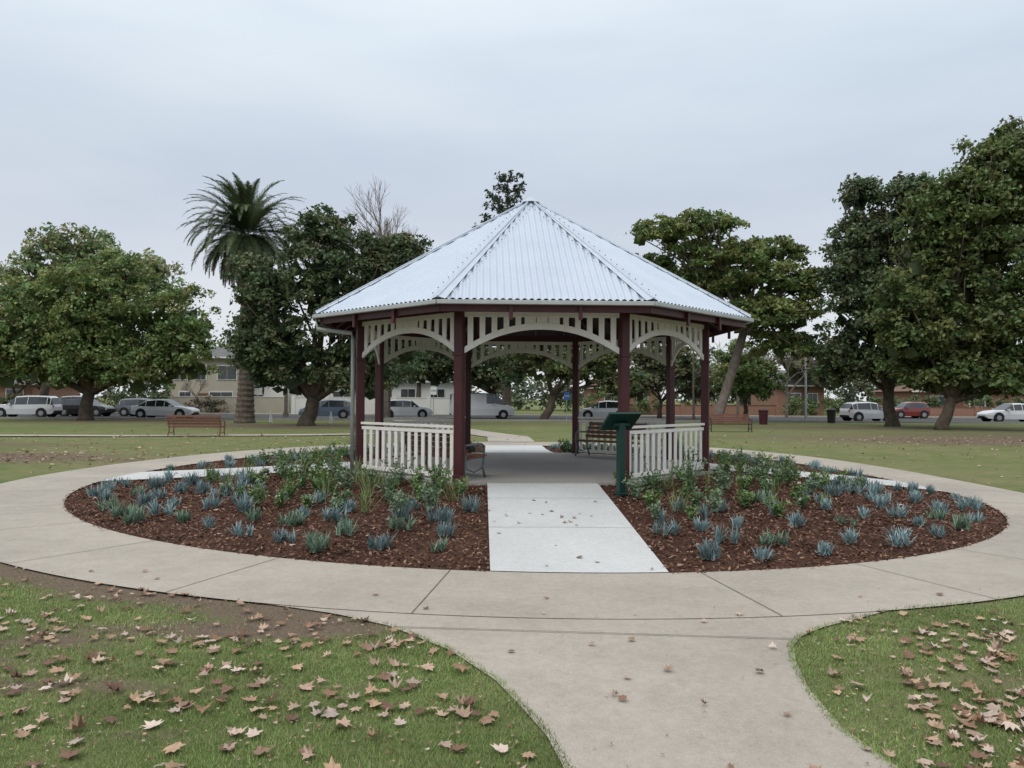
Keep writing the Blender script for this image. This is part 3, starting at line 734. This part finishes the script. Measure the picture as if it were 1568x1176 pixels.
# ---------------------------------------------------------------- cars
def carmat(name,col): 
    m=simple(name,col,.28,0.0,.03,2,spec=.6); m.node_tree.nodes['Principled BSDF'].inputs['Coat Weight'].default_value=.4; return m
def car(name,px,d,col,kind='sedan',rot=0.,flip=False,L=4.5):
    if kind=='suv': S=[(-.5,.55,.75,.80,.62),(-.485,.32,.95,1.0,.74),(-.45,.26,1.02,1.50,.80),(-.40,.24,1.02,1.64,.84),(-.1,.24,1.0,1.68,.88),(.10,.24,.98,1.60,.87),(.235,.24,.98,1.02,.86),(.40,.26,.90,.94,.84),(.48,.30,.78,.80,.74),(.5,.42,.6,.64,.62)]
    elif kind=='van': S=[(-.5,.45,1.1,1.16,.80),(-.49,.3,1.25,1.95,.88),(-.40,.28,1.25,2.05,.92),(.05,.28,1.22,2.05,.93),(.22,.28,1.2,1.92,.92),(.36,.28,1.12,1.18,.90),(.45,.30,.98,1.0,.86),(.48,.32,.85,.88,.80),(.5,.42,.6,.64,.7)]
    elif kind=='hatch': S=[(-.5,.5,.72,.78,.62),(-.485,.32,.9,.98,.74),(-.42,.25,.95,1.36,.80),(-.33,.22,.93,1.46,.83),(-.05,.22,.92,1.5,.86),(.1,.22,.91,1.42,.86),(.25,.22,.90,.94,.85),(.40,.24,.82,.86,.83),(.48,.28,.70,.72,.74),(.5,.4,.56,.6,.62)]
    else: S=[(-.5,.5,.75,.80,.62),(-.485,.32,.88,.93,.74),(-.36,.25,.93,.98,.82),(-.24,.22,.92,1.36,.84),(-.08,.22,.91,1.45,.86),(.06,.22,.90,1.42,.86),(.22,.22,.88,.92,.85),(.38,.24,.80,.84,.83),(.48,.28,.68,.70,.74),(.5,.4,.55,.58,.62)]
    m=MB(); rows=[]
    for (sx_,z0,zb,zt,hw) in S:
        X_=sx_*L; cab=zt-zb>.15; tw=hw*(.78 if cab else .93)
        if kind=='van' and cab: tw=hw*.9
        rows.append(([(X_,-hw*.96,z0),(X_,-hw,(z0+zb)/2+.05),(X_,-hw*.97,zb),(X_,-tw,zt-(.06 if cab else 0)),(X_,-tw*.8,zt+.015),(X_,tw*.8,zt+.015),(X_,tw,zt-(.06 if cab else 0)),(X_,hw*.97,zb),(X_,hw,(z0+zb)/2+.05),(X_,hw*.96,z0)],cab))
    vs=[v for r_,_ in rows for v in r_]; K=10; off=len(m.v); m.v+=vs
    for i in range(len(rows)-1):
        c0,c1=rows[i][1],rows[i+1][1]
        for j in range(K):
            mi=0
            if j in(2,6) and (c0 or c1) and not (kind=='van' and i<3): mi=1
            if j in(3,4,5) and (c0!=c1): mi=1
            if j==9: mi=3
            a_=i*K+j;b_=i*K+(j+1)%K; m.f.append([off+a_,off+b_,off+b_+K,off+a_+K]); m.m.append(mi)
    m.f.append([off+i for i in range(K)]); m.m.append(0); m.f.append([off+(len(rows)-1)*K+i for i in range(K)][::-1]); m.m.append(0)
    hw=S[len(S)//2][4]
    for i in range(1,len(S)-1):
        if rows[i][1] and kind!='van':
            for s in(-1,1):
                z0_=S[i][2];z1_=S[i][3]; tw=S[i][4]*.78
                m.beam((S[i][0]*L,s*(S[i][4]*.97+.004),z0_),(S[i][0]*L,s*(tw+.006),z1_-.06),.05,.02,0)
    for ax in(-.315,.315):
        for s in(-1,1):
            c=(ax*L,s*(hw-.10),.33)
            m.tube([(c[0],s*(hw-.24),.36),(c[0],s*(hw+.004),.36)],[.40,.40],18,3)
            m.tube([(c[0],s*(hw-.22),.33),(c[0],s*(hw+.015),.33)],[.33,.33],20,3)
            m.tube([(c[0],s*(hw-.1),.33),(c[0],s*(hw+.024),.33)],[.21,.19],12,2)
    for s in(-1,1):
        m.box((.478*L,s*.60,S[-2][2]-.10),(.10,.26,.13),0,4); m.box((-.487*L,s*.62,S[1][2]-.1),(.08,.2,.16),0,5)
        m.box((.17*L,s*(hw+.08),S[5][2]+.06),(.16,.2,.12),0,0)
    m.box((.497*L,0,.42),(.04,.9,.14),0,3)
    x=(px-784)/F*d
    return m.obj(name,[carmat(name+'_paint',col),M_glass,M_rim,M_tyre,M_head,M_orange],None,bevel=.02,loc=(x,d,hz(x,d)+.03),rotz=rot+(math.pi if flip else 0))
wh=(.68,.69,.71)
car('white_suv',42,60,wh,'suv',R(4),True,4.7); car('black_hatchback',132,64,(.015,.015,.018),'hatch',0,False,4.2)
car('grey_car',222,65,(.12,.14,.17),'hatch',0,False,4.2); car('white_sedan',254,59,wh,'sedan',R(-3),False,4.8)
car('parked_car',108,70,(.5,.5,.52),'suv',0,True,4.5)
car('blue_grey_hatchback',500,60,(.11,.15,.20),'hatch',R(12),True,4.1); car('white_hatchback',622,63,wh,'hatch',R(5),False,4.3)
car('white_van',738,62,wh,'van',R(10),False,5.1)
car('white_hatchback',925,62,wh,'hatch',R(-8),True,4.0)
car('white_car',1328,60,wh,'hatch',R(8),False,3.9); car('red_hatchback',1390,71,(.20,.03,.025),'hatch',0,True,3.4)
car('white_sedan',1548,60,wh,'sedan',0,True,4.6)
# ---------------------------------------------------------------- houses
def house(name,px0,px1,d,hwall,wall,roof,wins,dep=9,roofh=2.0,door=None,zb=-.1,gable=False):
    x0=(px0-784)/F*d;x1=(px1-784)/F*d; e=empty(name,((x0+x1)/2,d,zb)); Wd=x1-x0
    m=MB(); m.box((0,dep/2,hwall/2),(Wd,dep,hwall)); m.obj('walls',[wall],e)
    m=MB(); o=.5; z=hwall+.003; a=Wd/2+o
    if gable:
        vs=[(-a,-o,z),(a,-o,z),(a,dep+o,z),(-a,dep+o,z),(0,-o,z+roofh),(0,dep+o,z+roofh)]
        m.add(vs,[(0,1,4),(1,2,5,4),(2,3,5),(3,0,4,5),(3,2,1,0)])
    else:
        rl=max(.2,a-dep/2)
        vs=[(-a,-o,z),(a,-o,z),(a,dep+o,z),(-a,dep+o,z),(-rl,dep/2,z+roofh),(rl,dep/2,z+roofh)]
        m.add(vs,[(0,1,5,4),(1,2,5),(2,3,4,5),(3,0,4),(3,2,1,0)])
    m.obj('roof',[roof],e)
    m=MB(); m.box((0,-o-.03,z-.02),(2*a,.1,.16)); 
    for (wx,wz,ww,wh_) in wins:
        cx=-Wd/2+wx*Wd; m.box((cx,-.03,wz),(ww+.16,.1,wh_+.16)); 
    m.obj('trim',[M_white],e)
    m=MB()
    for (wx,wz,ww,wh_) in wins:
        cx=-Wd/2+wx*Wd
        for s in(-1,1): m.box((cx+s*ww/4,-.09,wz),(ww/2-.05,.04,wh_))
    m.obj('windows',[M_glass],e)
    if door is not None:
        m=MB(); m.box((-Wd/2+door*Wd,-.06,1.05),(1.0,.1,2.1)); m.obj('door',[M_wood],e)
    return e
house('two_storey_house',262,372,82,5.9,M_beige,M_slate,[(.12,4.3,1.2,1.5),(.42,4.3,1.0,1.5),(.78,4.3,2.0,1.4),(.2,1.5,1.2,1.4),(.7,1.4,2.4,1.6)],door=.45,roofh=1.6)
house('white_house',376,440,84,5.0,M_whitew,M_slate,[(.5,3.8,1.3,1.2),(.3,1.3,1.2,1.3)],roofh=1.4)
house('white_garage_house',455,585,80,3.2,M_whitew,M_slate,[(.2,1.8,1.6,1.1),(.55,1.8,2.2,1.0)],door=.8,roofh=1.2)
house('weatherboard_house',600,700,80,3.4,M_whitew,M_slate,[(.25,2.1,1.5,1.0),(.7,2.1,1.5,1.0)],roofh=1.2)
house('brick_house',-40,50,84,3.0,M_brick,M_slate,[(.7,1.8,1.8,1.2)],roofh=1.6)
house('brick_house',905,1010,90,3.0,M_brick,M_tile,[(.3,1.7,1.6,1.1),(.75,1.7,1.2,1.1)],roofh=2.2)
house('brick_house',1190,1262,82,3.2,M_brick,M_slate,[(.35,1.8,1.4,1.1),(.75,1.8,1.0,1.1)],roofh=1.8,gable=True)
house('brick_house',1400,1640,84,2.7,M_brick,M_tile,[(.15,1.6,1.6,1.1),(.4,1.6,1.6,1.1),(.75,1.6,1.6,1.1)],door=.28,roofh=1.3)
def wall(nm,px0,px1,d,h,mat,cap):
    m=MB(); x0=(px0-784)/F*d;x1=(px1-784)/F*d
    m.box(((x0+x1)/2,d,h/2-.1),(x1-x0,.25,h)); m.box(((x0+x1)/2,d,h-.1+.03),(x1-x0+.1,.35,.06),0,1)
    n=max(2,int((x1-x0)/3))
    for i in range(n+1): m.box((x0+(x1-x0)*i/n,d,h/2),(.38,.38,h+.2))
    m.obj(nm,[mat,cap])
wall('rendered_front_wall',262,440,77.5,1.7,M_beige,M_white); wall('brick_front_wall',1300,1640,76,1.0,M_brick,M_tile); wall('white_front_wall',450,760,77.5,1.7,M_whitew,M_white)
wall('brick_front_wall',-40,150,77,1.1,M_brick,M_tile); wall('brick_front_wall',900,1190,78,1.1,M_brick,M_tile)
# ---------------------------------------------------------------- poles & small furniture
def pole(name,px,d,top_py,r_,mat,arm=0):
    b=W(px,640,d); z=hz(b.x,d); t_=W(px,top_py,d).z; m=MB(); m.tube([(0,0,-.1),(0,0,t_-z)],[r_,r_*.65],10)
    m.tube([(0,0,-.1),(0,0,.35)],[r_*1.5,r_*1.5],10)
    if arm:
        m.tube([(0,0,t_-z-.05),(arm*.5,0,t_-z+.15),(arm,0,t_-z+.15)],[.04,.035,.03],6); m.box((arm*1.15,0,t_-z+.14),(.6,.22,.1))
    m.obj(name,[mat],None,smooth=False,loc=(b.x,d,z))
pole('street_lamp',1234,62,515,.10,M_lampg,.9); pole('timber_power_pole',438,64,520,.16,M_barkg); pole('timber_power_pole',1062,60,545,.10,M_barkg)
pole('white_bollard',415,52,628,.07,M_white); pole('white_bollard',507,50,630,.08,M_white)
M_blue=simple('blue_sign',(.04,.1,.35),.5)
def ssign(px,d,py,col):
    b=W(px,640,d); z=hz(b.x,d); t_=W(px,py,d).z-z; m=MB(); m.tube([(0,0,-.1),(0,0,t_)],[.03,.03],6,0); m.box((0,-.04,t_-.3),(.45,.02,.6),0,1); m.box((0,-.055,t_-.3),(.36,.008,.08),0,0)
    m.obj('parking_sign',[M_lampg,col],None,loc=(b.x,d,z))
ssign(664,57,592,M_white); ssign(868,57,600,M_blue)
def bin_(px,d,mat):
    b=W(px,640,d); m=MB(); m.tube([(0,0,0),(0,0,.9)],[.26,.32],12); m.tube([(0,0,.9),(0,0,.97),(0,0,1.05)],[.35,.35,.2],12); m.box((0,-.3,.7),(.25,.05,.12))
    m.obj('litter_bin',[mat],None,loc=(b.x,d,hz(b.x,d)),bevel=.01)
bin_(1169,52,M_red); bin_(1273,56,M_black)
